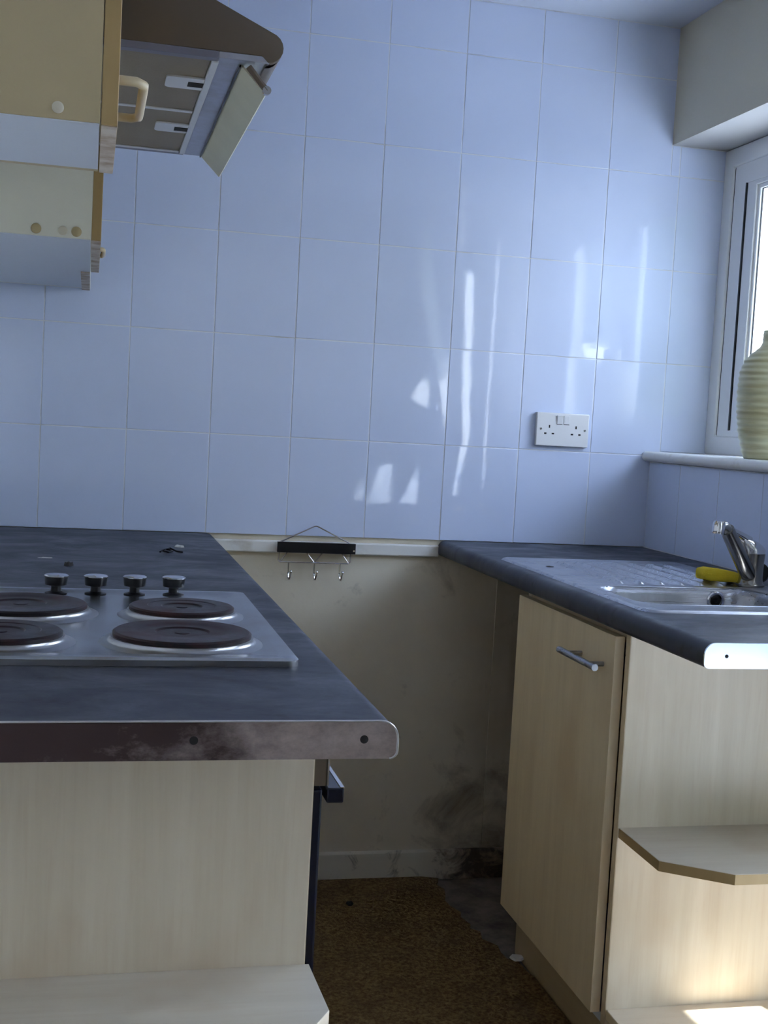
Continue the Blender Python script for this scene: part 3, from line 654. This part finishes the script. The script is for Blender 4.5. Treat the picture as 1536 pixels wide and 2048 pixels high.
# ridged vase
prof = []; VX, VY = 1.246, -.461
def vr(h):
    pts = [(0, .050), (.012, .056), (.06, .068), (.11, .0745), (.16, .076), (.20, .0735), (.228, .064), (.245, .048), (.257, .034), (.268, .0275), (.297, .0265)]
    for (a, ra), (b, rb) in zip(pts, pts[1:]):
        if a <= h <= b: t_ = (h-a)/(b-a); return ra+(rb-ra)*t_
    return pts[-1][1]
n = 120
for i in range(n+1):
    h = .297*i/n; prof.append((vr(h)+(.0011*math.sin(h*2*math.pi/.0150+.9*math.sin(h*61)) if .01 < h < .25 else .0005*math.sin(h*2*math.pi/.011)), 1.1575+h))
prof += [(.0225, 1.4545), (.0215, 1.43), (.030, 1.41)]
tag(MB().lathe(prof, (VX, VY, 0), seg=48, cap1=False).build('vase', VASE, smooth=70, origin=(VX, VY, 1.1575)), 'pale green ribbed bottle vase standing on the window sill', 'vase')

# ------------------------------------------------------------------ litter on the worktop and floor
def flake(name, mat, c, sx_, sy_, h, label, cat, seed, rot=0):
    random.seed(seed); n = 9; lo = []; hi = []
    for i in range(n):
        a = 2*math.pi*i/n; k = random.uniform(.65, 1.1); x = sx_*k*math.cos(a); y = sy_*k*math.sin(a)
        x, y = x*math.cos(rot)-y*math.sin(rot), x*math.sin(rot)+y*math.cos(rot)
        lo.append((c[0]+x, c[1]+y, c[2])); hi.append((c[0]+x*.8, c[1]+y*.8, c[2]+h*random.uniform(.6, 1.2)))
    return tag(MB().loft([lo, hi]).build(name, mat, smooth=0, origin=c), label, cat)
flake('paint_flake', PAPER, (-.359, -.610, .9003), .017, .004, .0012, 'thin white sliver on the worktop left of the hob knobs', 'scrap', 1)
flake('crumb', CRUMB, (-.316, -.715, .9003), .009, .012, .006, 'dark crumb on the worktop behind the leftmost hob knob', 'crumb', 2)
flake('plaster_chip', PAPER, (-.086, -.345, .9003), .012, .016, .004, 'pale chip on the worktop near the tiled wall corner', 'scrap', 4)
tw = MB().tube([(-.135, -.47, .9025), (-.122, -.44, .905), (-.108, -.45, .903), (-.118, -.475, .9025), (-.13, -.455, .904), (-.112, -.425, .906), (-.100, -.455, .903), (-.088, -.462, .9022)], .0018, 6)
tag(tw.build('twist_tie', BLACK, smooth=60, origin=(-.115, -.455, .9003)), 'bent dark twist tie on the worktop beside the pale chip', 'wire')
flake('plaster_chip', PAPER, (.688, -.520, .0157), .022, .020, .004, 'pale fragment on the carpet by the sink unit plinth', 'scrap', 6)
flake('crumb', CRUMB, (.036, -1.00, .0157), .022, .018, .008, 'dark crumb on the carpet beside the oven', 'crumb', 8)
flake('crumb', CRUMB, (.375, -.18, .0157), .011, .013, .006, 'small dark crumb on the carpet near the skirting', 'crumb', 9)
flake('leaf_scrap', CRUMB, (.688, -.565, .9047), .011, .010, .0012, 'small dark scrap on the front rim of the sink drainer', 'scrap', 10)

# ------------------------------------------------------------------ unseen light masks added behind the camera, light blockers and ground outside
def light_mask(name, outer, holes, label):  # added unseen masks, gaps cut to shape reflections and the sun patch
    bm = bmesh.new(); edges = []; c = Vector((1.165, sum(p[0] for p in outer)/len(outer), min(p[1] for p in outer)))
    for lp in [outer]+holes:
        vv = [bm.verts.new(Vector((1.165, y_, z_))-c) for y_, z_ in lp]
        edges += [bm.edges.new((vv[i], vv[(i+1) % len(vv)])) for i in range(len(vv))]
    bmesh.ops.triangle_fill(bm, use_beauty=True, use_dissolve=False, edges=edges)
    r_ = bmesh.ops.extrude_face_region(bm, geom=bm.faces[:])
    bmesh.ops.translate(bm, verts=[v_ for v_ in r_['geom'] if isinstance(v_, bmesh.types.BMVert)], vec=(-.002, 0, 0))
    bmesh.ops.recalc_face_normals(bm, faces=bm.faces)
    me = bpy.data.meshes.new(name); bm.to_mesh(me); bm.free(); me.materials.append(MASK_CLOTH)
    o = bpy.data.objects.new(name, me); COL.objects.link(o); o.location = c
    return tag(o, label, 'light_mask')
rect = lambda a, b, z0_, z1_: [(a, z0_), (b, z0_), (b, z1_), (a, z1_)]
light_mask('window_light_mask', rect(-1.877, -1.385, .76, 1.92), [[(-1.776, 1.816), (-1.663, 1.804), (-1.624, 1.519), (-1.581, 1.131), (-1.689, .923), (-1.761, .919), (-1.668, 1.145), (-1.745, 1.524)]], 'added mask with a gap cut to shape the sidelight reflection in the tiles')
light_mask('window_light_mask', rect(-2.71, -1.88, .53, 2.255), [[(-2.54, .59), (-2.13, .59), (-2.13, .79), (-2.54, .79)], [(-2.565, .832), (-2.294, 1.028), (-2.294, .851)], [(-2.58, 1.309), (-2.282, 1.439), (-2.269, 1.266)],
      [(-1.925, 1.10), (-1.925, 1.40), (-2.45, 2.16), (-2.45, 1.86)]], 'added mask with gaps cut for reflections and the sun patch, over the back door')
light_mask('window_light_mask', rect(-4.12, -2.72, .68, 1.57), [[(-3.829, .753), (-3.562, .905), (-3.474, .778)], [(-3.343, .774), (-3.044, .983), (-2.78, 1.01), (-2.78, .815)]], 'added mask with gaps cut for tile reflections, over the rear window')
struct(B(1.46, 2.05, -1.36, 3.0, 2.28, 2.36).build('sky_blocker', UPVC, smooth=0), 'added unseen overhang blocking high sky over the sink window', 'sky_blocker')  # added overhang, unseen, cuts the high sky light at the sink window
m = Mat('hedge_leaf', (.04, .07, .025), .8); m.color(m.mix(m.noise(14, 6, .7), (.02, .035, .012), (.07, .11, .04))); m.bump(m.noise(22, 5), 1, .05); HEDGE = m.m
mb = B(3.22, 3.80, -7.12, -7.0, -.12, 4.0); mb.box(4.22, 9.0, -7.12, -7.0, -.12, 4.0); mb.box(3.80, 4.22, -7.12, -7.0, -.12, 1.86); mb.box(3.80, 4.22, -7.12, -7.0, 2.0, 4.0)  # added dark foliage, unseen: dims tile reflections, gap leaves a bright patch
tag(mb.build('added_hedge', HEDGE, smooth=0, origin=(6, -7.06, -.12)), 'added unseen wall of dark leaves, its gap shaped for a tile reflection', 'added_hedge')
tr_ = thing('added_tree', (2.45, -7.5, -.12), 'added unseen foliage in the garden hiding a bright slit from tile reflections', 'added_tree')  # added foliage, unseen: keeps the sun slit out of the tile reflections
MB().lathe([(.05, -.12), (.04, 1.6)], (2.40, -7.5, 0), seg=10).build('trunk', RENDER, tr_)
MB().loft([[(x, y, z) for x, y in rrect(2.08+i_, 2.66-i_, -7.9+i_, -7.1-i_, .12, 4)] for z, i_ in ((1.55, .05), (1.62, 0), (3.0, 0), (3.2, .08))]).build('crown', HEDGE, tr_)
struct(B(-30, 40, -40, 40, -.40, -.12).build('ground', PATIO, smooth=0), 'paved ground outside', 'ground')
